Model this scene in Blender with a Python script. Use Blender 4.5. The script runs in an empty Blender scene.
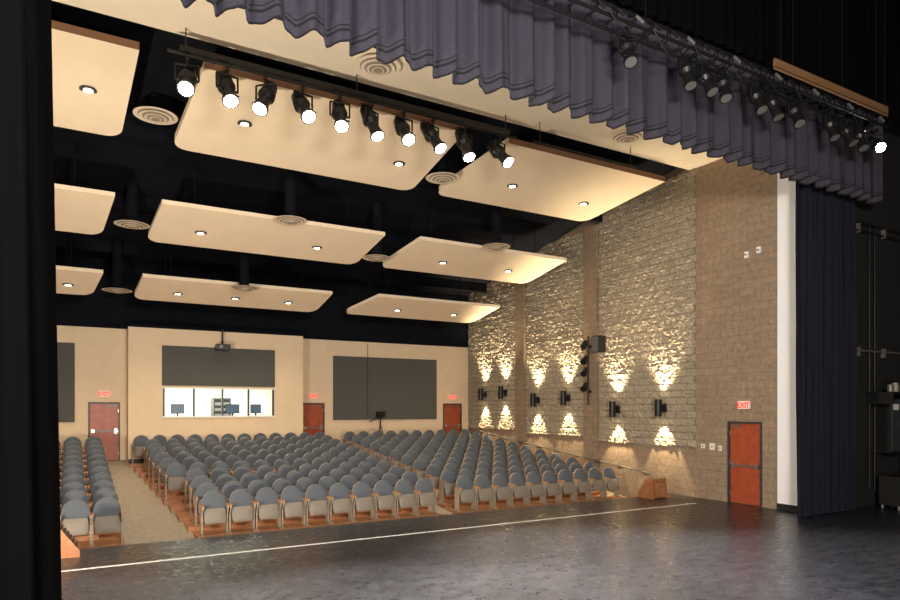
import bpy, bmesh, math, random, itertools
from mathutils import Vector, Matrix, noise
random.seed(4)
C = bpy.context.scene.collection
bpy.context.scene.view_settings.view_transform = 'Standard'
bpy.context.scene.view_settings.exposure = 0.0

# ------------------------------------------------------------------ materials
def nt(name):
    m = bpy.data.materials.new(name); m.use_nodes = True
    t = m.node_tree; b = t.nodes['Principled BSDF']
    return m, t, b
def mat(name, col, rough=0.6, metal=0.0, emi=None, es=0.0, nscale=0, namt=0.0, bump=0.0, sheen=0.0, spec=None):
    m, t, b = nt(name)
    b.inputs['Base Color'].default_value = (*col, 1); b.inputs['Roughness'].default_value = rough
    b.inputs['Metallic'].default_value = metal
    if spec is not None: b.inputs['Specular IOR Level'].default_value = spec
    if emi: b.inputs['Emission Color'].default_value = (*emi, 1); b.inputs['Emission Strength'].default_value = es
    if nscale:
        tc = t.nodes.new('ShaderNodeNewGeometry'); n = t.nodes.new('ShaderNodeTexNoise')
        n.inputs['Scale'].default_value = nscale; n.inputs['Detail'].default_value = 5
        t.links.new(tc.outputs['Position'], n.inputs['Vector'])
        if namt:
            r = t.nodes.new('ShaderNodeValToRGB')
            r.color_ramp.elements[0].position = .3; r.color_ramp.elements[1].position = .7
            r.color_ramp.elements[0].color = (*[c*(1-namt) for c in col], 1)
            r.color_ramp.elements[1].color = (*[min(1, c*(1+namt)) for c in col], 1)
            t.links.new(n.outputs['Fac'], r.inputs['Fac']); t.links.new(r.outputs['Color'], b.inputs['Base Color'])
        if bump:
            bp = t.nodes.new('ShaderNodeBump'); bp.inputs['Strength'].default_value = bump; bp.inputs['Distance'].default_value = .02
            t.links.new(n.outputs['Fac'], bp.inputs['Height']); t.links.new(bp.outputs['Normal'], b.inputs['Normal'])
    return m
def brick(name, c1, c2, mort, rough_bump=0.15, w=.4, h=.2, nsc=9, nbump=.3, ms=.008):
    m, t, b = nt(name); b.inputs['Roughness'].default_value = .85
    g = t.nodes.new('ShaderNodeNewGeometry'); s = t.nodes.new('ShaderNodeSeparateXYZ'); c = t.nodes.new('ShaderNodeCombineXYZ')
    ad = t.nodes.new('ShaderNodeMath'); ad.operation = 'ADD'
    t.links.new(g.outputs['Position'], s.inputs[0])
    t.links.new(s.outputs['X'], ad.inputs[0]); t.links.new(s.outputs['Y'], ad.inputs[1])
    t.links.new(ad.outputs[0], c.inputs['X']); t.links.new(s.outputs['Z'], c.inputs['Y'])
    k = t.nodes.new('ShaderNodeTexBrick'); k.inputs['Scale'].default_value = 1
    k.inputs['Brick Width'].default_value = w; k.inputs['Row Height'].default_value = h; k.inputs['Mortar Size'].default_value = ms
    k.inputs['Color1'].default_value = (*c1, 1); k.inputs['Color2'].default_value = (*c2, 1); k.inputs['Mortar'].default_value = (*mort, 1)
    t.links.new(c.outputs[0], k.inputs['Vector'])
    n = t.nodes.new('ShaderNodeTexNoise'); n.inputs['Scale'].default_value = nsc; n.inputs['Detail'].default_value = 8
    t.links.new(g.outputs['Position'], n.inputs['Vector'])
    mx = t.nodes.new('ShaderNodeMixRGB'); mx.blend_type = 'MULTIPLY'; mx.inputs['Fac'].default_value = .5
    rp = t.nodes.new('ShaderNodeValToRGB'); rp.color_ramp.elements[0].position = .3; rp.color_ramp.elements[1].position = .65
    rp.color_ramp.elements[0].color = (.45, .45, .45, 1)
    t.links.new(n.outputs['Fac'], rp.inputs['Fac']); t.links.new(k.outputs['Color'], mx.inputs['Color1']); t.links.new(rp.outputs['Color'], mx.inputs['Color2'])
    t.links.new(mx.outputs['Color'], b.inputs['Base Color'])
    b1 = t.nodes.new('ShaderNodeBump'); b1.inputs['Strength'].default_value = rough_bump*3; b1.inputs['Distance'].default_value = .01; b1.invert = True
    t.links.new(k.outputs['Fac'], b1.inputs['Height'])
    b2 = t.nodes.new('ShaderNodeBump'); b2.inputs['Strength'].default_value = nbump; b2.inputs['Distance'].default_value = .02
    t.links.new(n.outputs['Fac'], b2.inputs['Height']); t.links.new(b1.outputs['Normal'], b2.inputs['Normal'])
    t.links.new(b2.outputs['Normal'], b.inputs['Normal'])
    return m
def stagefloor():
    m, t, b = nt('stage_black_hardboard')
    g = t.nodes.new('ShaderNodeNewGeometry')
    mp = t.nodes.new('ShaderNodeMapping'); mp.inputs['Scale'].default_value = (1, 2.0, 1); mp.inputs['Rotation'].default_value = (0, 0, .5)
    n = t.nodes.new('ShaderNodeTexNoise'); n.inputs['Scale'].default_value = 2.6; n.inputs['Detail'].default_value = 12; n.inputs['Roughness'].default_value = .8
    t.links.new(g.outputs['Position'], mp.inputs['Vector']); t.links.new(mp.outputs[0], n.inputs['Vector'])
    r = t.nodes.new('ShaderNodeValToRGB'); r.color_ramp.elements[0].position = .38; r.color_ramp.elements[1].position = .75
    r.color_ramp.elements[0].color = (.008, .008, .011, 1); r.color_ramp.elements[1].color = (.040, .040, .048, 1)
    t.links.new(n.outputs['Fac'], r.inputs['Fac'])
    k = t.nodes.new('ShaderNodeTexBrick'); k.offset = 0; k.inputs['Scale'].default_value = 1; k.inputs['Brick Width'].default_value = 2.44; k.inputs['Row Height'].default_value = 1.22
    k.inputs['Mortar Size'].default_value = .006; k.inputs['Color1'].default_value = (1, 1, 1, 1); k.inputs['Color2'].default_value = (.8, .8, .8, 1); k.inputs['Mortar'].default_value = (.3, .3, .3, 1)
    t.links.new(g.outputs['Position'], k.inputs['Vector'])
    mx = t.nodes.new('ShaderNodeMixRGB'); mx.blend_type = 'MULTIPLY'; mx.inputs['Fac'].default_value = 1
    t.links.new(r.outputs['Color'], mx.inputs['Color1']); t.links.new(k.outputs['Color'], mx.inputs['Color2']); t.links.new(mx.outputs['Color'], b.inputs['Base Color'])
    n2 = t.nodes.new('ShaderNodeTexNoise'); n2.inputs['Scale'].default_value = 7; n2.inputs['Detail'].default_value = 12; n2.inputs['Roughness'].default_value = .7
    t.links.new(g.outputs['Position'], n2.inputs['Vector'])
    mr = t.nodes.new('ShaderNodeMapRange'); mr.inputs['From Min'].default_value = .3; mr.inputs['From Max'].default_value = .7; mr.inputs['To Min'].default_value = .2; mr.inputs['To Max'].default_value = .42
    t.links.new(n2.outputs['Fac'], mr.inputs['Value']); t.links.new(mr.outputs[0], b.inputs['Roughness'])
    bp = t.nodes.new('ShaderNodeBump'); bp.inputs['Strength'].default_value = .07; bp.inputs['Distance'].default_value = .01
    t.links.new(n2.outputs['Fac'], bp.inputs['Height']); t.links.new(bp.outputs['Normal'], b.inputs['Normal'])
    return m

M = {}
M['stage'] = stagefloor()
M['black'] = mat('black_paint', (.006, .006, .007), .8, nscale=4, namt=.3, spec=.2)
M['blackmetal'] = mat('black_metal', (.012, .012, .013), .4, .3)
M['chrome'] = mat('brushed_metal', (.6, .6, .6), .3, 1)
M['cream'] = mat('cream_wall_paint', (.72, .57, .40), .75, nscale=3, namt=.03)
M['cloud'] = mat('cloud_gypsum', (.80, .66, .49), .8, nscale=2, namt=.03)
M['soffit'] = mat('soffit_plaster', (.80, .70, .56), .8, nscale=2, namt=.03)
M['darkceil'] = mat('navy_black_ceiling', (.004, .005, .009), .95, nscale=2, namt=.3, spec=.15)
M['fascia'] = mat('brown_fascia', (.20, .10, .055), .6)
M['smooth'] = brick('smooth_block', (.31, .225, .155), (.275, .198, .136), (.19, .14, .097), ms=.006, nbump=.2)
M['pil'] = brick('pilaster_block', (.29, .21, .145), (.26, .187, .128), (.18, .13, .09), ms=.006, nbump=.2)
M['rough'] = brick('split_face_block', (.37, .315, .235), (.32, .27, .20), (.19, .155, .115), .2, nsc=18, nbump=1.0, ms=.008)
M['blackbrick'] = brick('black_painted_block', (.009, .009, .010), (.008, .008, .008), (.004, .004, .004))
M['white'] = mat('white_paint', (.80, .81, .84), .6)
M['acoustic'] = mat('grey_acoustic_fabric', (.085, .085, .08), .95, nscale=60, namt=.15)
M['carpet'] = mat('aisle_carpet', (.31, .265, .21), .95, nscale=14, namt=.2, bump=.2)
M['terrace'] = mat('orange_wood_floor', (.32, .14, .06), .5, nscale=8, namt=.2)
M['fabric'] = mat('blue_grey_upholstery', (.080, .095, .118), .85, nscale=80, namt=.12)
M['shell'] = mat('beige_seat_shell', (.32, .265, .21), .5)
M['seatpad'] = mat('seat_underside', (.18, .155, .13), .55)
M['woodarm'] = mat('oak_armrest', (.46, .22, .085), .4)
M['door'] = mat('red_wood_door', (.33, .065, .025), .4, nscale=6, namt=.2)
M['frame'] = mat('dark_door_frame', (.035, .04, .045), .45)
M['valance'] = mat('charcoal_blue_velour', (.044, .041, .058), .95, nscale=30, namt=.12, spec=.1)
M['trim'] = mat('black_braid', (.004, .004, .006), .9)
M['leg'] = mat('navy_velour', (.012, .0115, .021), .95, nscale=30, namt=.15, spec=.15)
M['blackleg'] = mat('black_velour', (.0022, .0022, .0024), 1.0, spec=.03)
M['tape'] = mat('white_stage_line', (.70, .70, .70), .6, nscale=20, namt=.15)
M['lens'] = mat('lit_lens', (1, 1, 1), .3, emi=(1, .95, .86), es=200)
M['down'] = mat('lit_downlight', (1, 1, 1), .3, emi=(1, .86, .62), es=14)
M['sconce'] = mat('lit_sconce_lens', (1, 1, 1), .3, emi=(1, .8, .45), es=15)
M['red'] = mat('exit_red', (.6, .02, .02), .5, emi=(1, .03, .015), es=2)
M['boothw'] = mat('booth_white', (.85, .88, .80), .7)
M['boothlamp'] = mat('booth_fluorescent', (1, 1, 1), .5, emi=(.95, 1, .9), es=6)
M['woodbox'] = mat('stained_wood', (.28, .11, .045), .4, nscale=7, namt=.25)
M['grey'] = mat('grey_metal', (.16, .16, .16), .45, .4)
M['sign'] = mat('sign_white', (.75, .73, .68), .5)
M['gold'] = mat('batten_wood', (.20, .11, .05), .5)
M['base'] = mat('black_vinyl_base', (.01, .01, .01), .5)
M['screen'] = mat('monitor_screen', (.02, .03, .04), .2, emi=(.2, .3, .4), es=.4)
g_m, g_t, g_b = nt('window_glass')
tr = g_t.nodes.new('ShaderNodeBsdfTransparent'); gl = g_t.nodes.new('ShaderNodeBsdfGlossy'); gl.inputs['Roughness'].default_value = .02
mxs = g_t.nodes.new('ShaderNodeMixShader'); mxs.inputs[0].default_value = .05
g_t.links.new(tr.outputs[0], mxs.inputs[1]); g_t.links.new(gl.outputs[0], mxs.inputs[2])
g_t.links.new(mxs.outputs[0], g_t.nodes['Material Output'].inputs['Surface']); M['glass'] = g_m

# ------------------------------------------------------------------ mesh builder
class B:
    def __init__(s): s.v = []; s.f = []; s.m = []; s.mats = []; s.sm = []
    def mi(s, k):
        if k not in s.mats: s.mats.append(k)
        return s.mats.index(k)
    def add(s, vs, fs, k, smooth=False):
        o = len(s.v); s.v += [tuple(v) for v in vs]
        i = s.mi(k)
        for f in fs: s.f.append([a+o for a in f]); s.m.append(i); s.sm.append(smooth)
    def box(s, a, b, k, rot=None, piv=None):
        (x0, y0, z0), (x1, y1, z1) = a, b
        vs = [Vector(p) for p in [(x0,y0,z0),(x1,y0,z0),(x1,y1,z0),(x0,y1,z0),(x0,y0,z1),(x1,y0,z1),(x1,y1,z1),(x0,y1,z1)]]
        if rot:
            p = Vector(piv) if piv else Vector(((x0+x1)/2, (y0+y1)/2, (z0+z1)/2))
            vs = [rot @ (v-p) + p for v in vs]
        s.add(vs, [(0,3,2,1),(4,5,6,7),(0,1,5,4),(1,2,6,5),(2,3,7,6),(3,0,4,7)], k)
    def cyl(s, p0, p1, r, k, n=12, r2=None, caps=True):
        p0, p1 = Vector(p0), Vector(p1); r2 = r if r2 is None else r2
        d = (p1-p0).normalized(); u = d.orthogonal().normalized(); w = d.cross(u)
        vs = []
        for p, rr in ((p0, r), (p1, r2)):
            for i in range(n):
                a = 2*math.pi*i/n; vs.append(p + rr*(math.cos(a)*u + math.sin(a)*w))
        s.add(vs, [(i, (i+1) % n, n+(i+1) % n, n+i) for i in range(n)], k, True)
        if caps: s.add(vs[:n], [tuple(range(n-1, -1, -1))], k); s.add(vs[n:], [tuple(range(n))], k)
    def tube(s, pts, r, k, n=8):
        for a, b in zip(pts[:-1], pts[1:]): s.cyl(a, b, r, k, n)
    def prism(s, poly, axis, t0, t1, k):
        def P(a, b, t): return {'x': (t, a, b), 'y': (a, t, b), 'z': (a, b, t)}[axis]
        n = len(poly)
        vs = [P(a, b, t0) for a, b in poly] + [P(a, b, t1) for a, b in poly]
        s.add(vs, [tuple(range(n)), tuple(range(2*n-1, n-1, -1))] + [(i, n+i, n+(i+1) % n, (i+1) % n) for i in range(n)], k)
    def grid(s, fn, nu, nv, k, smooth=True, kf=None):
        vs = [fn(i/nu, j/nv) for j in range(nv+1) for i in range(nu+1)]
        o = len(s.v); s.v += [tuple(v) for v in vs]
        for j in range(nv):
            for i in range(nu):
                a = o+j*(nu+1)+i
                s.f.append([a, a+1, a+nu+2, a+nu+1]); s.m.append(s.mi(kf(i, j) if kf else k)); s.sm.append(smooth)
    def mesh(s, name, org=(0, 0, 0)):
        me = bpy.data.meshes.new(name)
        me.from_pydata([(x-org[0], y-org[1], z-org[2]) for x, y, z in s.v], [], s.f)
        for k in s.mats: me.materials.append(M[k])
        me.polygons.foreach_set('material_index', s.m); me.polygons.foreach_set('use_smooth', s.sm)
        me.update()
        bm = bmesh.new(); bm.from_mesh(me); bmesh.ops.recalc_face_normals(bm, faces=bm.faces) ; bm.to_mesh(me); bm.free()
        return me
    def obj(s, name, parent=None, org=None):
        if org is None:
            xs, ys, zs = zip(*s.v); org = ((min(xs)+max(xs))/2, (min(ys)+max(ys))/2, min(zs))
        if parent: org = tuple(parent.location)
        o = bpy.data.objects.new(name, s.mesh(name, org)); C.objects.link(o)
        if parent: o.parent = parent
        else: o.location = org
        return o
def holes_wall(b, axis, a0, a1, z0, z1, t0, t1, holes, k):
    as_ = sorted({a0, a1, *[h[0] for h in holes], *[h[1] for h in holes]})
    zs = sorted({z0, z1, *[h[2] for h in holes], *[h[3] for h in holes]})
    for i in range(len(as_)-1):
        for j in range(len(zs)-1):
            ca, cz = (as_[i]+as_[i+1])/2, (zs[j]+zs[j+1])/2
            if any(h[0] < ca < h[1] and h[2] < cz < h[3] for h in holes): continue
            if as_[i+1]-as_[i] < 1e-4 or zs[j+1]-zs[j] < 1e-4: continue
            if axis == 'x': b.box((as_[i], t0, zs[j]), (as_[i+1], t1, zs[j+1]), k)
            else: b.box((t0, as_[i], zs[j]), (t1, as_[i+1], zs[j+1]), k)
def light(name, kind, loc, power, col=(1, .9, .75), target=None, size=.1, spot=60, blend=.5, parent=None, sy=None):
    l = bpy.data.lights.new(name, kind); l.energy = power; l.color = col
    if kind == 'SPOT': l.spot_size = math.radians(spot); l.spot_blend = blend; l.shadow_soft_size = size
    elif kind == 'AREA':
        l.size = size
        if sy: l.shape = 'RECTANGLE'; l.size_y = sy
    else: l.shadow_soft_size = size
    o = bpy.data.objects.new(name, l); C.objects.link(o)
    o.location = Vector(loc)
    if target is not None: o.rotation_euler = (Vector(target)-Vector(loc)).to_track_quat('-Z', 'Y').to_euler()
    if parent: o.parent = parent; o.location = Vector(loc)-parent.location
    return o

WR, WL, YB, YE = 14.8, -4.8, 24.5, 13.1
SL = .107
def fz(y): return -.40 + SL*(y-14.0) if y > 14 else -.40
# ------------------------------------------------------------------ floors
b = B(); b.box((-10, -7, -.25), (21, 9.2, 0), 'stage'); b.box((WL, 9.2, -.25), (WR, YE, 0), 'stage'); b.box((WL, YE-.12, -.8), (WR, YE, -.25), 'woodbox')
b.obj('stage_floor')
b = B(); b.box((WL+.3, 11.42, 0.0), (WR-.9, 11.48, .004), 'tape'); b.obj('trim_stage_line')
b = B()
zb = fz(YB)
b.prism([(YE, -.8), (YE, -.4), (14, -.4), (YB, zb), (27, zb), (27, -.8)], 'x', WL, WR, 'carpet'); b.obj('floor')

# ------------------------------------------------------------------ walls
dY0, dY1, dH = 10.17, 11.17, 2.15
b = B()
holes_wall(b, 'y', 9.2, 24.8, -.8, 8.0, WR, WR+.35, [(dY0, dY1, 0, dH)], 'smooth')
b.prism([(9.2, 8.0), (9.2, 10.5), (12.3, 10.5), (16.8, 9.4), (24.8, 8.0)], 'x', WR, WR+.35, 'smooth')
for y0, y1 in [(16.1, 16.75), (20.15, 20.75)]: b.box((WR-.1, y0, -.3), (WR, y1, 8.6), 'pil')
b.obj('wall_right')
def ceilz(y):
    if y < 12.3: return 9.3
    if y < 16.8: return 9.45+(8.87-9.45)*(y-12.3)/4.5
    return 8.87+(7.5-8.87)*(y-16.8)/7.7
def relief(y0, y1, z0, name):
    b = B(); nu = int((y1-y0)/.038); nv = int((8.8-z0)/.038)
    z1 = min(ceilz(y0), ceilz(y1))+.3
    def fn(u, v):
        y = y0+(y1-y0)*u; z = z0+(z1-z0)*v
        row = math.floor(z/.2); off = .2*(row % 2); col = math.floor((y+off)/.4)
        fy = ((y+off)/.4) % 1; fzz = (z/.2) % 1
        e = min(fy, 1-fy)*.4; e2 = min(fzz, 1-fzz)*.2
        edge = min(1, min(e, e2)/.03)
        h = .02+.042*(.5+.5*edge)*(.5+.5*noise.noise(Vector((col*7.3, row*3.1, 0)))+1.5*abs(noise.noise(Vector((y*6, z*8, 1.3))))+1.0*noise.noise(Vector((y*17, z*17, 4))))
        if u in (0, 1) or v in (0, 1): h = -.002
        return (WR-max(h, -.002), y, z)
    b.grid(fn, nu, nv, 'rough', smooth=False)
    return b.obj(name)
relief(12.2, 16.09, 1.35, 'wall_right_split_face_panel')
relief(16.77, 20.13, 1.5, 'wall_right_split_face_panel.001')
relief(20.77, 24.45, 1.6, 'wall_right_split_face_panel.002')
b = B(); b.box((WL-.35, 9.75, -.8), (WL, 24.8, 10.5), 'smooth'); b.obj('wall_left')
BX0, BX1, BY = 1.16, 7.05, 23.7
zt = 5.2
doors = [(0.0, .95), (7.22, 8.15), (13.5, 14.45)]
b = B()
holes_wall(b, 'x', WL, BX0, zb-.3, zt, YB, YB+.3, [(doors[0][0], doors[0][1], zb, 2.7)], 'cream')
holes_wall(b, 'x', BX1, WR, zb-.3, zt, YB, YB+.3, [(d[0], d[1], zb, 2.7) for d in doors[1:]], 'cream')
wx0, wx1, wz0, wz1 = 2.24, 5.93, 2.22, 3.17
holes_wall(b, 'x', BX0, BX1, zb-.3, zt, BY, BY+.15, [(wx0, wx1, wz0, wz1)], 'cream')
b.box((BX0, BY+.15, zb-.3), (BX0+.12, 26.6, zt), 'cream'); b.box((BX1-.12, BY+.15, zb-.3), (BX1, 26.6, zt), 'cream')
b.box((BX0, 26.6, zb-.3), (BX1, 26.8, zt), 'boothw'); b.box((BX0, BY, zt), (BX1, 26.8, zt+.1), 'darkceil')
b.box((WL, YB, zt), (BX0, YB+.3, 8.6), 'darkceil'); b.box((BX1, YB, zt), (WR, YB+.3, 8.6), 'darkceil'); b.box((BX0, YB+.02, zt+.1), (BX1, YB+.3, 8.6), 'darkceil')
b.obj('wall_back')
b = B(); b.box((BX0+.12, BY+.15, zb), (BX1-.12, 26.59, zb+.6), 'boothw'); b.obj('floor_control_booth')
b = B(); b.box((BX0+.12, BY+.15, 3.6), (BX1-.12, 26.59, 3.7), 'boothw')
for x in (2.6, 4.2, 5.6): b.box((x-.5, 25, 3.54), (x+.5, 25.3, 3.6), 'boothlamp')
bo = b.obj('ceiling_control_booth')
light('booth_lamp', 'AREA', (4.1, 24.9, 3.5), 190, (.98, 1, .85), target=(4.1, 24.9, 0), size=3.5, sy=1, parent=bo)
b = B(); b.box((2.0, 24.0, 2.12), (6.2, 24.7, 2.18), 'shell')
for x in (2.05, 4.1, 6.15): b.box((x-.04, 24.05, zb+.6), (x+.04, 24.65, 2.12), 'shell')
b.obj('booth_console_desk')
for x, w in [(2.75, .4), (4.62, .45), (5.45, .35)]:
    b = B(); b.box((x-w/2, 24.3, 2.32), (x+w/2, 24.35, 2.62), 'screen'); b.box((x-w/2-.02, 24.35, 2.3), (x+w/2+.02, 24.38, 2.64), 'blackmetal'); b.box((x-.03, 24.36, 2.19), (x+.03, 24.4, 2.35), 'blackmetal'); b.box((x-.12, 24.28, 2.185), (x+.12, 24.48, 2.2), 'blackmetal'); b.obj('computer_monitor')
b = B()
b.box((4.2, 26.1, 1.33), (4.9, 26.5, 2.9), 'grey'); b.box((4.25, 26.08, 1.38), (4.85, 26.1, 2.85), 'blackmetal')
for i in range(6): b.box((4.28, 26.06, 1.5+i*.22), (4.82, 26.08, 1.62+i*.22), 'grey')
b.obj('equipment_rack')
b = B()
for x in (wx0, 3.2, 4.15, 5.05, wx1): b.box((x-.03, BY-.02, wz0), (x+.03, BY+.1, wz1), 'frame')
b.box((wx0-.05, BY-.03, wz0-.06), (wx1+.05, BY+.1, wz0), 'sign'); b.box((wx0-.05, BY-.03, wz1), (wx1+.05, BY+.1, wz1+.05), 'sign')
b.box((wx0, BY+.04, wz0), (wx1, BY+.05, wz1), 'glass'); b.obj('window_1')
def panel(x0, x1, z0, z1, y):
    b = B(); n = max(1, round((x1-x0)/1.22))
    b.box((x0, y-.03, z0), (x1, y, z1), 'frame')
    for i in range(n):
        a, c = x0+(x1-x0)*i/n, x0+(x1-x0)*(i+1)/n
        b.box((a+.001, y-.06, z0), (c-.001, y-.03, z1), 'acoustic')
    b.obj('acoustic_wall_panel')
panel(-4.2, -.38, 2.04, 4.64, YB); panel(8.5, 13.16, 2.02, 4.58, YB); panel(2.18, 5.98, 3.27, 4.62, BY)
b = B()
b.box((WL, YB-.02, zb), (-.06, YB, zb+.1), 'base'); b.box((BX0, BY-.02, zb-.05), (BX1, BY, zb+.08), 'base'); b.obj('baseboard_back')

def door(name, axis, a0, a1, z0, z1, t, sgn):
    b = B()
    def bx(p0, p1, q0, q1, d0, d1, k):
        lo, hi = sorted((t+sgn*d0, t+sgn*d1))
        if axis == 'x': b.box((p0, lo, q0), (p1, hi, q1), k)
        else: b.box((lo, p0, q0), (hi, p1, q1), k)
    w = .05
    bx(a0+.002, a0+w, z0, z1-.002, -.12, .02, 'frame'); bx(a1-w, a1-.002, z0, z1-.002, -.12, .02, 'frame'); bx(a0+w, a1-w, z1-w, z1-.002, -.12, .02, 'frame')
    bx(a0+w+.004, a1-w-.004, z0+.01, z1-w-.004, -.08, -.035, 'door')
    h = z0+1.0
    bx(a0+w+.08, a1-w-.06, h-.02, h+.02, -.035, .015, 'grey'); bx(a0+w+.04, a0+w+.14, h-.05, h+.05, -.035, .03, 'chrome')
    bx(a1-w-.12, a1-w-.04, h-.08, h+.08, -.035, -.02, 'chrome')
    for zz in (z0+.25, (z0+z1)/2, z1-.3): bx(a1-w-.012, a1-w+.01, zz-.05, zz+.05, -.04, -.02, 'chrome')
    bx(a1-w-.3, a1-w-.05, z1-w-.1, z1-w-.05, -.035, .0, 'grey')
    b.obj(name)
door('door_1', 'y', dY0, dY1, 0, dH, WR, -1)
for i, d in enumerate(doors): door('door_%d' % (i+2), 'x', d[0], d[1], zb, 2.7, YB, -1)

def exit_sign(x, y, z, axis):
    b = B()
    if axis == 'x': b.box((x-.17, y-.05, z-.1), (x+.17, y, z+.1), 'sign'); rot = (math.pi/2, 0, 0); loc = (x, y-.055, z-.075)
    else: b.box((x-.05, y-.17, z-.1), (x, y+.17, z+.1), 'sign'); rot = (math.pi/2, 0, -math.pi/2); loc = (x-.055, y, z-.075)
    o = b.obj('exit_sign')
    c = bpy.data.curves.new('letters', 'FONT'); c.body = 'EXIT'; c.size = .20; c.align_x = 'CENTER'; c.extrude = .003; c.space_character = .85; c.offset = .004
    c.materials.append(M['red'])
    t = bpy.data.objects.new('letters', c); C.objects.link(t); t.rotation_euler = rot; t.parent = o; t.location = Vector(loc)-o.location
exit_sign(WR, dY0+.5, 2.58, 'y')
for d in doors: exit_sign((d[0]+d[1])/2, YB, 2.98, 'x')
for y, z, w, h in [(11.65, 1.45, .16, .18), (11.95, 1.45, .12, .12), (11.4, 1.42, .1, .14)]:
    b = B(); b.box((WR-.02, y-w/2, z-h/2), (WR, y+w/2, z+h/2), 'sign'); b.box((WR-.028, y-.015, z-.03), (WR-.02, y+.015, z+.03), 'grey'); b.obj('wall_switch_plate')
for y, z in [(10.6, 6.45), (10.25, 6.5)]:
    b = B(); b.box((WR-.05, y-.05, z-.08), (WR, y+.05, z+.08), 'white'); b.cyl((WR-.05, y, z), (WR-.08, y, z), .025, 'grey'); b.obj('motion_sensor')

# ------------------------------------------------------------------ proscenium and stage house
b = B()
b.box((WR, 9.0, 0), (21, 9.199, 13), 'blackbrick')
b.box((-10, 9.2, 0), (WL, 9.75, 13), 'blackbrick'); b.box((WL, 9.2, 8.4), (WR, 9.75, 13), 'black')
b.obj('wall_proscenium')
b = B(); b.box((WR-.04, 9.18, 0), (WR-.002, 9.74, 8.39), 'white'); b.box((WR-.05, 9.17, 0), (WR-.04, 9.745, .16), 'base'); b.obj('trim_proscenium_jamb')
b = B(); b.box((20.6, -7, 0), (21, 9.0, 13), 'blackbrick'); b.obj('wall_stage_right')
b = B(); b.box((-10.3, -7, 0), (-10, 9.75, 13), 'black'); b.obj('wall_stage_left')
b = B(); b.box((-10, -7.3, 0), (21, -7, 13), 'black'); b.obj('wall_stage_back')
b = B(); b.box((-10, -7, 13), (21, 9.2, 13.2), 'black'); b.obj('ceiling_stage')
SZ = 9.2
b = B(); b.box((WL, 9.76, SZ), (WR, 12.38, SZ+.3), 'soffit'); b.obj('ceiling_soffit')
b = B()
b.prism([(12.4, 9.5), (16.8, 8.87), (YB, 7.5), (YB, 7.7), (16.8, 9.07), (12.4, 9.9)], 'x', WL, WR, 'darkceil')
b.box((WL, 9.75, 9.7), (WR, 12.4, 10), 'darkceil')
for y in (16.0, 19.8, 23.0):
    z = ceilz(y)-.05
    b.box((WL, y-.12, z-.3), (WR, y+.12, z+.1), 'darkceil')
b.obj('ceiling')

def curtain(name, x0, x1, y, z0, z1, amp, wl, k, nz=10, bands=None, seed=0, flare=0, tilt=0, scal=0.0):
    b = B(); nx = int((x1-x0)/wl*12)
    zs = [z0+(z1-z0)*j/nz for j in range(nz+1)]
    if bands:
        for bz in bands: zs += [z0+bz[0], z0+bz[1]]
        zs = sorted(set(zs))
    def fn(u, v):
        x = x0+(x1-x0)*u; j = round(v*(len(zs)-1)); z = zs[j]; h = (z-z0)/(z1-z0)
        ph = 2*math.pi*x/wl + 1.2*noise.noise(Vector((x*.9, seed, 0)))*2
        a = amp*(1+flare*(1-h))*(.75+.5*noise.noise(Vector((x*1.3, seed+5, 0))))
        yy = y + a*math.sin(ph) + .35*a*math.sin(2.3*ph+z*.5) + .02*noise.noise(Vector((x*3, z*1.5, seed)))
        zz = z + (scal*math.cos(ph)+scal*.5*noise.noise(Vector((x*2, 0, seed))))*(1-h)**2
        return (x+tilt*(z-z0)+.25*a*math.cos(ph), yy, zz)
    def kf(i, j):
        if bands:
            zc = (zs[j]+zs[j+1])/2-z0
            for bz in bands:
                if bz[0] < zc < bz[1]: return 'trim'
        return k
    b.grid(fn, nx, len(zs)-1, k, True, kf); return b.obj(name)
curtain('proscenium_valance', -5.5, 16.6, 8.36, 7.47, 12.4, .10, .44, 'valance', nz=16, bands=[(.0, .035), (.15, .19), (.23, .25)], seed=2, flare=.6, scal=.06)
curtain('masking_border_curtain', -5.5, 20, 8.0, 9.35, 12.6, .05, .3, 'blackleg', nz=6, seed=12)
curtain('stage_leg_curtain', 14.0, 16.3, 8.78, 0.02, 10.5, .09, .26, 'leg', nz=12, seed=7, flare=.1)
curtain('stage_leg_curtain.001', -3.4, -.062, 3.0, 0.02, 9, .05, .22, 'blackleg', nz=6, seed=3, tilt=-.015)
b = B(); b.tube([(-5.8, 8.36, 12.43), (16.8, 8.36, 12.43)], .03, 'blackmetal')
for x in (-5, 0, 5, 10, 16): b.cyl((x, 8.36, 12.43), (x, 8.36, 12.99), .006, 'blackmetal', 6)
b.obj('valance_batten')
b = B(); b.tube([(-5.8, 8.0, 12.68), (20.2, 8.0, 12.68)], .03, 'blackmetal')
for x in (-5, 0, 5, 10, 16): b.cyl((x, 8.0, 12.68), (x, 8.0, 12.99), .006, 'blackmetal', 6)
b.obj('border_batten')

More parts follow.
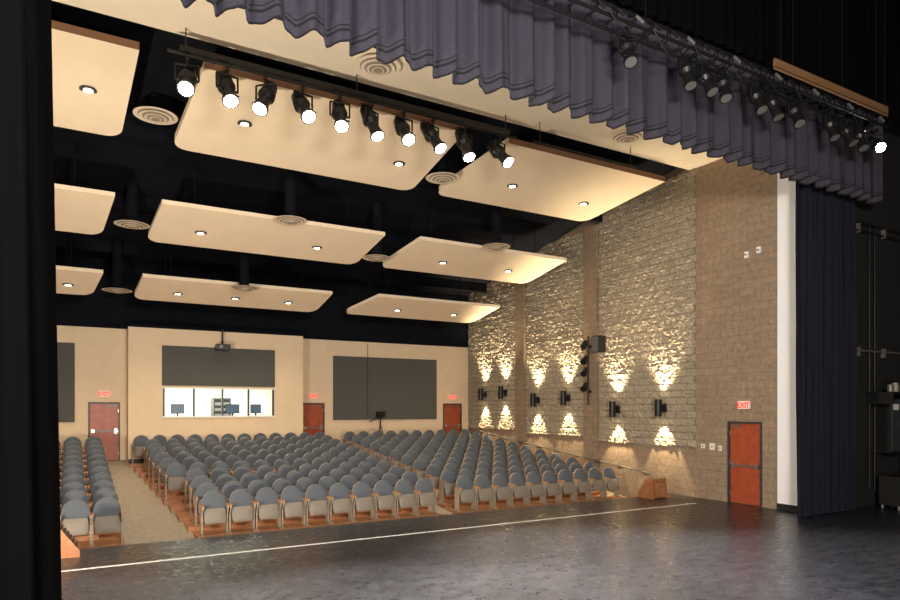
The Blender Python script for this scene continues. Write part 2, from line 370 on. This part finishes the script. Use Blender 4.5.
# ------------------------------------------------------------------ ceiling clouds
DP = 220
def cloud(nx0, nx1, ny, nz_, fx0, fx1, fy, fz_, brown=False, lights=()):
    th = .14 if brown else .10
    b = B()
    out = [(0, 0), (1, 0)]
    W, D = nx1-nx0, fy-ny
    r = .3
    ru, rv = r/W, r/D
    for i in range(7):
        a = math.pi/2*i/6; out.append((1-ru+ru*math.cos(a), 1-rv+rv*math.sin(a)))
    for i in range(7):
        a = math.pi/2+math.pi/2*i/6; out.append((ru+ru*math.cos(a), 1-rv+rv*math.sin(a)))
    def P(u, v, dz=0):
        xl = nx0+(fx0-nx0)*v; xr = nx1+(fx1-nx1)*v
        return (xl+(xr-xl)*u, ny+(fy-ny)*v, nz_+(fz_-nz_)*v+dz)
    n = len(out)
    vs = [P(u, v) for u, v in out]+[P(u, v, th) for u, v in out]
    b.add(vs, [tuple(range(n)), tuple(range(2*n-1, n-1, -1))], 'cloud')
    b.add(vs, [(i, n+i, n+(i+1) % n, (i+1) % n) for i in range(1, n)], 'cloud')
    b.add(vs, [(0, n, n+1, 1)], 'fascia' if brown else 'cloud')
    for u, v in [(.15, .3), (.85, .3), (.15, .8), (.85, .8)]:
        p = P(u, v, th); b.cyl(p, (p[0], p[1], ceilz(p[1])), .015, 'darkceil', 6)
    for u, v in lights:
        p = P(u, v)
        b.cyl((p[0], p[1], p[2]-.014), (p[0], p[1], p[2]+.01), .15, 'frame', 16); b.cyl((p[0], p[1], p[2]-.02), (p[0], p[1], p[2]+.0), .08, 'down', 16)
    o = b.obj('ceiling_acoustic_cloud')
    for i, (u, v) in enumerate(lights):
        p = P(u, v); light('downlight_lamp', 'SPOT', (p[0], p[1], p[2]-.06), DP, (1, .78, .52), target=(p[0], p[1], 0), size=.08, spot=110, blend=.8, parent=o)
L3 = [(.2, .6), (.55, .6), (.85, .6)]
cloud(-4.6, .78, 12.4, 8.75, -4.6, .6, 15.2, 8.2, True, [(.3, .4), (.87, .5)])
cloud(1.85, 7.4, 12.4, 8.72, 1.6, 7.4, 15.2, 8.2, True, [(.2, .5), (.85, .6)])
cloud(8.6, 13.8, 12.4, 8.72, 8.1, 13.4, 15.2, 8.25, True, [(.3, .6), (.8, .65)])
cloud(-4.5, .55, 16.9, 7.45, -4.6, .3, 18.7, 6.92, False, L3[:2])
cloud(1.56, 7.42, 16.9, 7.45, 1.33, 7.18, 18.7, 6.92, False, [(.2, .6), (.74, .6)])
cloud(8.55, 14.1, 16.9, 7.48, 7.98, 13.7, 18.7, 6.95, False, [(.3, .6), (.75, .6)])
cloud(-4.5, .38, 20.8, 6.35, -4.6, .1, 22.1, 5.88, False, L3[1:])
cloud(1.4, 7.2, 20.8, 6.35, 1.2, 6.98, 22.1, 5.88, False, [(.2, .6), (.5, .6), (.8, .6)])
cloud(8.9, 14.0, 20.8, 6.42, 8.0, 13.5, 22.1, 5.92, False, [(.3, .6), (.75, .6)])
for x, y, z in [(1.25, 14.9, 8.7), (4.9, 11.5, SZ-.08), (7.88, 14.3, 8.36), (11.5, 11.5, SZ-.08), (1.02, 19.0, 7.38), (4.6, 16.6, 7.4), (7.55, 17.8, 7.0), (10.9, 16.4, 7.45), (.8, 22.7, 6.2), (4.2, 20.3, 6.2)]:
    b = B()
    for i, (r, dz) in enumerate([(.44, 0), (.33, -.03), (.22, -.055), (.12, -.075)]):
        b.cyl((x, y, z+dz), (x, y, z+dz+.03), r, 'soffit', 28, r2=r*.8)
        b.cyl((x, y, z+dz-.003), (x, y, z+dz), r*.80, 'shell', 28, r2=r*.80)
    if y > 12.3: b.cyl((x, y, z+.03), (x, y, ceilz(y)-.01), .14, 'darkceil', 16)
    else: b.cyl((x, y, z+.03), (x, y, SZ-.001), .3, 'soffit', 20)
    b.obj('round_air_diffuser')

# ------------------------------------------------------------------ stage light fixtures
def fixture(x, y, z, tgt, power, name='stage_spotlight', lit=True, s=1.0, spot=42):
    b = B(); top = Vector((x, y, z)); c = top+Vector((0, 0, -.32*s))
    d = (Vector(tgt)-c).normalized(); side = d.cross(Vector((0, 0, 1))).normalized()
    b.cyl(c-d*.32*s, c-d*.05*s, .10*s, 'blackmetal', 14, r2=.135*s); b.cyl(c-d*.40*s, c-d*.32*s, .05*s, 'blackmetal', 12, r2=.10*s)
    b.cyl(c-d*.05*s, c+d*.02*s, .135*s, 'blackmetal', 14, r2=.09*s); b.cyl(c+d*.02*s, c+d*.24*s, .09*s, 'blackmetal', 14, r2=.10*s)
    b.cyl(c+d*.24*s, c+d*.28*s, .125*s, 'blackmetal', 14); b.cyl(c+d*.281*s, c+d*.285*s, .10*s, 'lens' if lit else 'grey', 18)
    # square colour frame holder
    b.tube([c+d*.27*s+side*.13*s+Vector((0,0,.1*s)), c+d*.27*s-side*.13*s+Vector((0,0,.1*s))], .012*s, 'blackmetal', 6)
    for q in (-1, 1):
        e = c+side*.16*s*q; b.cyl(c+side*.1*s*q, e, .02*s, 'blackmetal', 8); b.tube([e, e+Vector((0, 0, .22*s))], .015*s, 'blackmetal')
    b.tube([c-side*.16*s+Vector((0, 0, .22*s)), c+side*.16*s+Vector((0, 0, .22*s))], .015*s, 'blackmetal')
    b.cyl(c+Vector((0, 0, .2*s)), top, .018*s, 'blackmetal', 8); b.box(top-Vector((.03, .04, .04)), top+Vector((.03, .04, .02)), 'blackmetal')
    o = b.obj(name)
    if lit and power: light('lamp', 'SPOT', c+d*.32*s, power, (1, .95, .88), target=tgt, size=.07, spot=spot, blend=.6, parent=o)
    return o
fx = [1.52, 2.2, 2.88, 3.6, 4.34, 5.02, 5.74, 6.43, 7.22, 8.15]
tx = [0, 3, -1, 5, 3.5, 7, 6, 9, 8, 11]
for i, x in enumerate(fx):
    fixture(x, 12.1, 8.66, (tx[i], 5.2+(i % 3)*1.5, 0), 6500, s=1.2)
b = B(); b.tube([(1.2, 12.1, 8.72), (8.6, 12.1, 8.72)], .03, 'blackmetal')
b.box((1.4, 12.06, 8.78), (8.4, 12.16, 8.86), 'blackmetal')
for x in (1.5, 4.7, 8.3): b.cyl((x, 12.1, 8.72), (x, 12.1, SZ-.005), .012, 'blackmetal', 6)
b.obj('lighting_pipe')
b = B(); b.tube([(9.0, 12.0, 8.7), (12.3, 12.0, 8.7)], .025, 'blackmetal')
for x in (9.2, 12.1): b.cyl((x, 12.0, 8.7), (x, 12.0, SZ-.005), .012, 'blackmetal', 6)
b.obj('lighting_pipe')
b = B()
for y, z in [(7.45, 8.62), (7.75, 8.62), (7.6, 8.9)]: b.tube([(-2, y, z), (15.2, y, z)], .028, 'blackmetal')
n = 43
for i in range(n):
    x = -2+17.2*i/n; x2 = x+.2
    b.tube([(x, 7.45, 8.62), (x2, 7.6, 8.9), (x, 7.75, 8.62)], .012, 'blackmetal', 6); b.tube([(x, 7.45, 8.62), (x, 7.75, 8.62)], .012, 'blackmetal', 6)
    b.cyl((x, 7.42, 8.75), (x+.16, 7.42, 8.69), .03, 'grey' if i % 3 == 0 else 'blackmetal', 6)
for x in (0, 4, 8, 12, 15): b.cyl((x, 7.6, 8.9), (x, 7.6, 12.99), .008, 'blackmetal', 6)
b.obj('lighting_truss')
b = B(); b.box((11.0, 7.3, 8.80), (14.9, 7.34, 8.94), 'gold'); b.tube([(11.0, 7.32, 8.76), (14.9, 7.32, 8.76)], .02, 'gold')
for x in (11.2, 13.2, 14.8): b.cyl((x, 7.32, 8.9), (x, 7.32, 12.99), .008, 'blackmetal', 6)
b.obj('wooden_batten')
for i, x in enumerate([7.6, 9.0, 9.5, 9.95, 10.9, 11.4, 12.1, 13.3, 13.9, 14.4, 15.0]):
    fixture(x, 7.6, 8.57, (x-1.5+(i % 3), 3.5+(i % 2)*1.0, 0) if x < 14.9 else (12, 4, 5), 0, s=.95, lit=x > 14.9, name='stage_wash_light')
b = B()
for i in range(8):
    x = 7+i*.95; pts = [(x+.9*t, 7.38, 8.62-.22*math.sin(math.pi*t)*(1+.5*(i % 2))) for t in [j/8 for j in range(9)]]
    b.tube(pts, .012, 'blackmetal', 5)
b.obj('hanging_cables')

# ------------------------------------------------------------------ sconces
for y, z in [(13.26, 2.5), (15.14, 2.46), (17.55, 2.85), (19.3, 2.8), (21.45, 3.12), (22.96, 3.08)]:
    b = B(); x = WR-.32
    b.box((WR-.12, y-.07, z-.12), (WR-.0, y+.07, z+.12), 'blackmetal'); b.box((WR-.24, y-.02, z-.03), (WR-.1, y+.02, z+.03), 'blackmetal')
    b.cyl((x, y, z-.25), (x, y, z+.25), .1, 'blackmetal', 18, caps=False)
    b.cyl((x, y, z-.235), (x, y, z-.2), .095, 'sconce', 18); b.cyl((x, y, z+.2), (x, y, z+.235), .095, 'sconce', 18)
    o = b.obj('wall_sconce_updown')
    light('lamp_down', 'SPOT', (x+.02, y, z-.27), 420, (1, .78, .45), target=(WR+.05, y, z-2.0), size=.04, spot=62, blend=.35, parent=o)
    light('lamp_up', 'SPOT', (x+.02, y, z+.27), 900, (1, .80, .50), target=(WR-.1, y, z+4), size=.05, spot=80, blend=.9, parent=o)
b = B(); b.box((WR-.45, 15.62, 4.3), (WR-.15, 15.95, 4.85), 'blackmetal'); b.box((WR-.15, 15.72, 4.5), (WR, 15.82, 4.6), 'blackmetal'); b.box((WR-.46, 15.65, 4.33), (WR-.45, 15.92, 4.82), 'grey'); b.obj('wall_loudspeaker')
b = B(); b.tube([(WR-.2, 16.4, 4.9), (WR-.2, 16.4, 2.6)], .03, 'blackmetal'); b.box((WR-.2, 16.36, 4.5), (WR-.1, 16.44, 4.6), 'blackmetal')
b.box((WR-.2, 16.36, 3), (WR-.1, 16.44, 3.1), 'blackmetal')
for z in (4.7, 4.2, 3.8, 3.3):
    b.cyl((WR-.3, 16.4, z), (WR-.5, 16.3, z-.18), .08, 'blackmetal', 12, r2=.11); b.cyl((WR-.2, 16.4, z), (WR-.32, 16.4, z), .02, 'blackmetal', 8)
b.obj('wall_light_boom')

# ------------------------------------------------------------------ seats
def seat_mesh():
    b = B()
    nx, nz = 10, 12; z0, z1 = .40, .92
    def hw(z):
        t = max(0, (z-.64)/(z1-.64)); return .25*max(0.0, 1-t**2.2)**.5 if t > 0 else .235+.015*(z-z0)/.24
    def P(u, v, off):
        z = z0+(z1-z0)*(1-(1-v)**1.4); w = max(hw(z), .03); x = (2*u-1)*w
        y = .02+(z-z0)*.24 + .01*(x/.25)**2
        bulge = .03*(1-(2*u-1)**4)*(1-(2*v-1)**4)
        return (x, y + (-bulge-.02 if off == 0 else .035), z)
    b.grid(lambda u, v: P(u, v, 0), nx, nz, 'fabric'); b.grid(lambda u, v: P(1-u, v, 1), nx, nz, 'shell')
    for uu in (0, 1): b.grid(lambda u, v: P(uu, v, 0 if (u == 0) else 1), 1, nz, 'shell')
    for vv in (0, 1): b.grid(lambda u, v: P(u, vv, 0 if (v == 0) else 1), nx, 1, 'shell')
    def Q(u, v, off):
        z = .24+.32*v; w = .225*(1-.12*abs(2*v-1)**4); x = (2*u-1)*w
        y = -.14+.09*v
        bul = .03*(1-(2*u-1)**4)*(1-(2*v-1)**4)
        return (x, y - bul if off == 0 else y+.06+bul, z)
    b.grid(lambda u, v: Q(u, v, 0), 8, 6, 'seatpad'); b.grid(lambda u, v: Q(1-u, v, 1), 8, 6, 'fabric')
    for uu in (0, 1): b.grid(lambda u, v: Q(uu, v, 0 if u == 0 else 1), 1, 6, 'fabric')
    for vv in (0, 1): b.grid(lambda u, v: Q(u, vv, 0 if v == 0 else 1), 8, 1, 'fabric')
    for q in (-1, 1):
        x = .262*q
        b.prism([(-.06, .02), (.14, .02), (.16, .40), (.14, .60), (-.16, .60), (-.17, .55), (-.06, .40)], 'x', x-.014, x+.014, 'shell')
        b.box((x-.02, -.16, 0), (x+.02, .20, .025), 'shell')
        b.box((x-.022, -.2, .60), (x+.022, .14, .63), 'woodarm')
    b.cyl((-.25, .02, .33), (.25, .02, .33), .018, 'grey', 8)
    return b.mesh('auditorium_seat')
sm = seat_mesh()
ROWS = 11; Y0 = 14.75; DY = .865
terr = B()
for i in range(ROWS):
    y = Y0+i*DY; z = fz(y)+.07
    f = (y-Y0)
    secs = [(-4.4, .62-.02*f), (2.08-.095*f, 7.92), (8.55, 14.35)]
    for a, c in secs:
        n = int((c-a)/.555); sp = min((c-a)/n, .58)
        terr.box((a-.06, y-.34, z-.2), (c+.04, y+DY-.34, z), 'terrace')
        for j in range(n):
            o = bpy.data.objects.new('auditorium_seat', sm); C.objects.link(o)
            o.location = (c-sp*(j+.5), y, z)
terr.obj('floor_seating_terraces')
b = B()
p0, p1 = Vector((14.6, 13.6, .54)), Vector((14.6, 23.2, 1.5))
b.tube([p0+Vector((0, -.1, -.25)), p0, p1, p1+Vector((.15, .1, 0))], .022, 'grey', 10)
for i in range(9):
    t = (i+.3)/9; p = p0.lerp(p1, t); b.tube([p, p+Vector((.0, 0, -.08)), p+Vector((.2, 0, -.08))], .012, 'blackmetal', 6)
b.obj('wall_handrail')

def wedge(x, y, ax):
    b = B(); w = .28
    c0 = y if ax == 'x' else x; o0 = x if ax == 'x' else y
    prof = [(c0-.30, 0), (c0+.30, 0), (c0+.30, .10), (c0+.0, .52), (c0-.22, .56)]
    b.prism(prof, ax, o0-w, o0-w+.04, 'woodbox'); b.prism(prof, ax, o0+w-.04, o0+w, 'woodbox')
    b.prism([(c0+(a-c0)*.94, max(.02, c-.025)) for a, c in prof], ax, o0-w+.04, o0+w-.04, 'woodbox')
    if ax == 'x':
        b.box((x-w+.10, y-.295, .10), (x+w-.10, y-.262, .42), 'terrace', Matrix.Rotation(-.14, 3, 'X'))
    else:
        # grille on slanted face
        for i in range(6):
            t = (i+.5)/6; gx = x+.02+.26*t; gz = .49-.37*t
            b.box((gx-.012, y-w+.05, gz), (gx+.012, y+w-.05, gz+.03), 'frame')
    b.obj('stage_monitor_wedge')
wedge(13.75, 12.8, 'x'); wedge(-.42, 12.7, 'y')

b = B(); b.cyl((4.1, 23.4, 4.72), (4.1, 23.4, 5.25), .03, 'blackmetal'); b.box((4.08, 23.38, 5.2), (4.12, 23.7, 5.24), 'blackmetal')
b.box((3.88, 23.15, 4.52), (4.32, 23.62, 4.72), 'blackmetal'); b.cyl((4.0, 23.15, 4.62), (4.0, 23.08, 4.62), .06, 'grey'); b.obj('projector')
b = B(); cz = fz(24.2); cx, cy = 10.4, 24.15
for a in (0, 2.1, 4.2): b.tube([(cx+.32*math.cos(a), cy+.2*math.sin(a), cz), (cx, cy, cz+1.15)], .016, 'blackmetal')
b.cyl((cx, cy, cz+1.0), (cx, cy, cz+1.42), .025, 'blackmetal'); b.box((cx-.13, cy-.2, cz+1.42), (cx+.13, cy+.16, cz+1.66), 'blackmetal'); b.cyl((cx, cy-.2, cz+1.52), (cx, cy-.32, cz+1.52), .06, 'blackmetal'); b.tube([(cx, cy+.1, cz+1.42), (cx-.45, cy+.1, cz+1.25)], .018, 'blackmetal')
b.obj('video_camera_tripod')
b = B(); b.tube([(9.95, YB-.08, 5.1), (9.95, YB-.08, 2.1)], .012, 'blackmetal'); b.obj('wall_conduit')

# ------------------------------------------------------------------ backstage right clutter
b = B(); PY = 8.98
for z, a, c in [(7.15, 16.4, 20.5), (6.95, 16.4, 20.5), (3.95, 16.3, 20.5)]: b.tube([(a, PY-.06, z), (c, PY-.06, z)], .03, 'grey' if z < 5 else 'blackmetal')
for x in (17.3, 17.55, 18.9, 19.2): b.tube([(x, PY-.06, 0.4), (x, PY-.06, 7.1)], .02, 'blackmetal')
for x in (16.8, 18.0, 19.5):
    for z in (7.05, 3.95): b.box((x-.03, PY-.1, z-.15), (x+.03, PY, z+.08), 'grey')
b.obj('wall_conduit')
b = B(); b.box((17.7, 8.62, 1.35), (18.3, 8.98, 2.75), 'blackmetal'); b.box((17.74, 8.6, 1.4), (18.26, 8.62, 2.7), 'frame'); b.box((18.16, 8.585, 2.0), (18.2, 8.6, 2.15), 'chrome')
b.box((17.8, 8.595, 2.45), (18.05, 8.6, 2.6), 'sign'); b.obj('electrical_cabinet')
b = B(); b.box((17.2, 8.3, 2.85), (18.6, 8.95, 2.9), 'blackmetal')
for i in range(5): b.cyl((17.45+i*.23, 8.5, 2.9), (17.45+i*.23, 8.5, 3.08+.05*(i % 2)), .07, ['grey', 'shell', 'blackmetal'][i % 3], 10)
for x in (17.3, 18.5): b.box((x-.02, 8.35, 2.6), (x+.02, 8.95, 2.85), 'blackmetal')
b.obj('equipment_shelf')
b = B()
for k_ in range(5):
    r = .32-.025*k_; pts = [(18.75+r*math.cos(t), 8.85-.03*k_, 2.2+1.4*r*math.sin(t)) for t in [2*math.pi*j/20 for j in range(21)]]
    b.tube(pts, .016, 'grey' if k_ % 2 else 'blackmetal', 6)
b.tube([(18.75, 8.98, 2.66), (18.75, 8.7, 2.66)], .02, 'chrome'); b.tube([(18.6, 8.8, 1.9), (18.5, 8.7, 1.0), (18.3, 8.6, .3), (18.0, 8.5, .03), (17.4, 8.1, .03)], .016, 'grey', 6)
b.obj('cable_coil')
b = B(); b.box((17.3, 8.2, .08), (17.9, 8.7, .8), 'blackmetal'); b.box((17.33, 8.18, .12), (17.87, 8.2, .76), 'frame')
for i in range(3): b.box((17.4, 8.16, .2+i*.2), (17.8, 8.18, .24+i*.2), 'grey')
for x, y in itertools.product((17.36, 17.84), (8.26, 8.64)): b.cyl((x, y, 0), (x, y, .08), .035, 'grey')
b.obj('rolling_road_case')
b = B()
for x, y in [(18.4, 7.8), (18.8, 7.8), (18.4, 8.2), (18.8, 8.2)]: b.tube([(x, y, 0), (x, y, .45)], .014, 'chrome')
b.box((18.36, 7.76, .45), (18.84, 8.24, .48), 'black'); b.tube([(18.4, 8.2, .45), (18.4, 8.24, .9), (18.8, 8.24, .9), (18.8, 8.2, .45)], .014, 'chrome'); b.box((18.42, 8.22, .62), (18.78, 8.25, .88), 'black'); b.obj('folding_chair')

# ------------------------------------------------------------------ added fill lights, out of view
def hung_fill(loc, tgt, power, sx, sy, col=(1, .93, .84)):  # invented lamp hung above the stage, added as fill
    b = B(); L = Vector(loc); d = (Vector(tgt)-L).normalized()
    q = (-d).to_track_quat('Z', 'Y').to_matrix()
    b.box(L-Vector((sx/2, sy/2, .05))-d*.12, L+Vector((sx/2, sy/2, .05))-d*.12, 'blackmetal', q, L-d*.12)
    b.cyl(L-d*.15, (L.x, L.y, 12.98), .02, 'blackmetal')
    o = b.obj('ceiling_added_fill'); light('lamp', 'AREA', L, power, col, target=tgt, size=sx, sy=sy, parent=o)
def floor_fill(loc, tgt, power, col=(1, .86, .66)):  # invented lamp standing on the stage floor, added as fill
    b = B(); L = Vector(loc); d = (Vector(tgt)-L).normalized(); q = (-d).to_track_quat('Z', 'Y').to_matrix()
    b.box(L-Vector((.3, .2, .06))-d*.1, L+Vector((.3, .2, .06))-d*.1, 'blackmetal', q, L-d*.1)
    for s in (-.3, .3): b.tube([(L.x+s, L.y-.2, .02), (L.x+s, L.y, L.z), (L.x+s, L.y+.2, .02)], .015, 'blackmetal')
    b.tube([(L.x-.3, L.y, L.z-.1), (L.x+.3, L.y, L.z-.1)], .015, 'blackmetal')
    o = b.obj('floor_added_fill'); light('lamp', 'AREA', L, power, col, target=tgt, size=.6, sy=.4, parent=o)
hung_fill((2.5, -2.0, 5.2), (7, 18, 5.6), 1850, 3.0, 1.2, (1, .91, .80))  # added behind the camera to front-light clouds, seats and back wall
hung_fill((1.5, 3.0, 7.4), (4.2, 8.5, 9.0), 190, 1.2, .5, (.95, .94, 1))  # added above the frame to brighten the stage side of the valance
floor_fill((-2.6, 8.6, .6), (5, 15, 9), 900)  # added out of frame left to brighten soffit and cloud undersides
floor_fill((3.5, -.8, .6), (8, 17, 7), 550)  # added out of frame right as extra frontal fill for the house

w = bpy.data.worlds.new('World'); bpy.context.scene.world = w; w.use_nodes = True
w.node_tree.nodes['Background'].inputs[0].default_value = (.01, .01, .012, 1)

cam = bpy.data.cameras.new('camera'); co = bpy.data.objects.new('camera', cam); C.objects.link(co)
co.location = (0, 0, 2.5); co.rotation_euler = (math.pi/2, 0, -math.atan(.5656))
cam.sensor_width = 36; cam.lens = 25.6; cam.shift_y = .12; cam.clip_start = .05
bpy.context.scene.camera = co
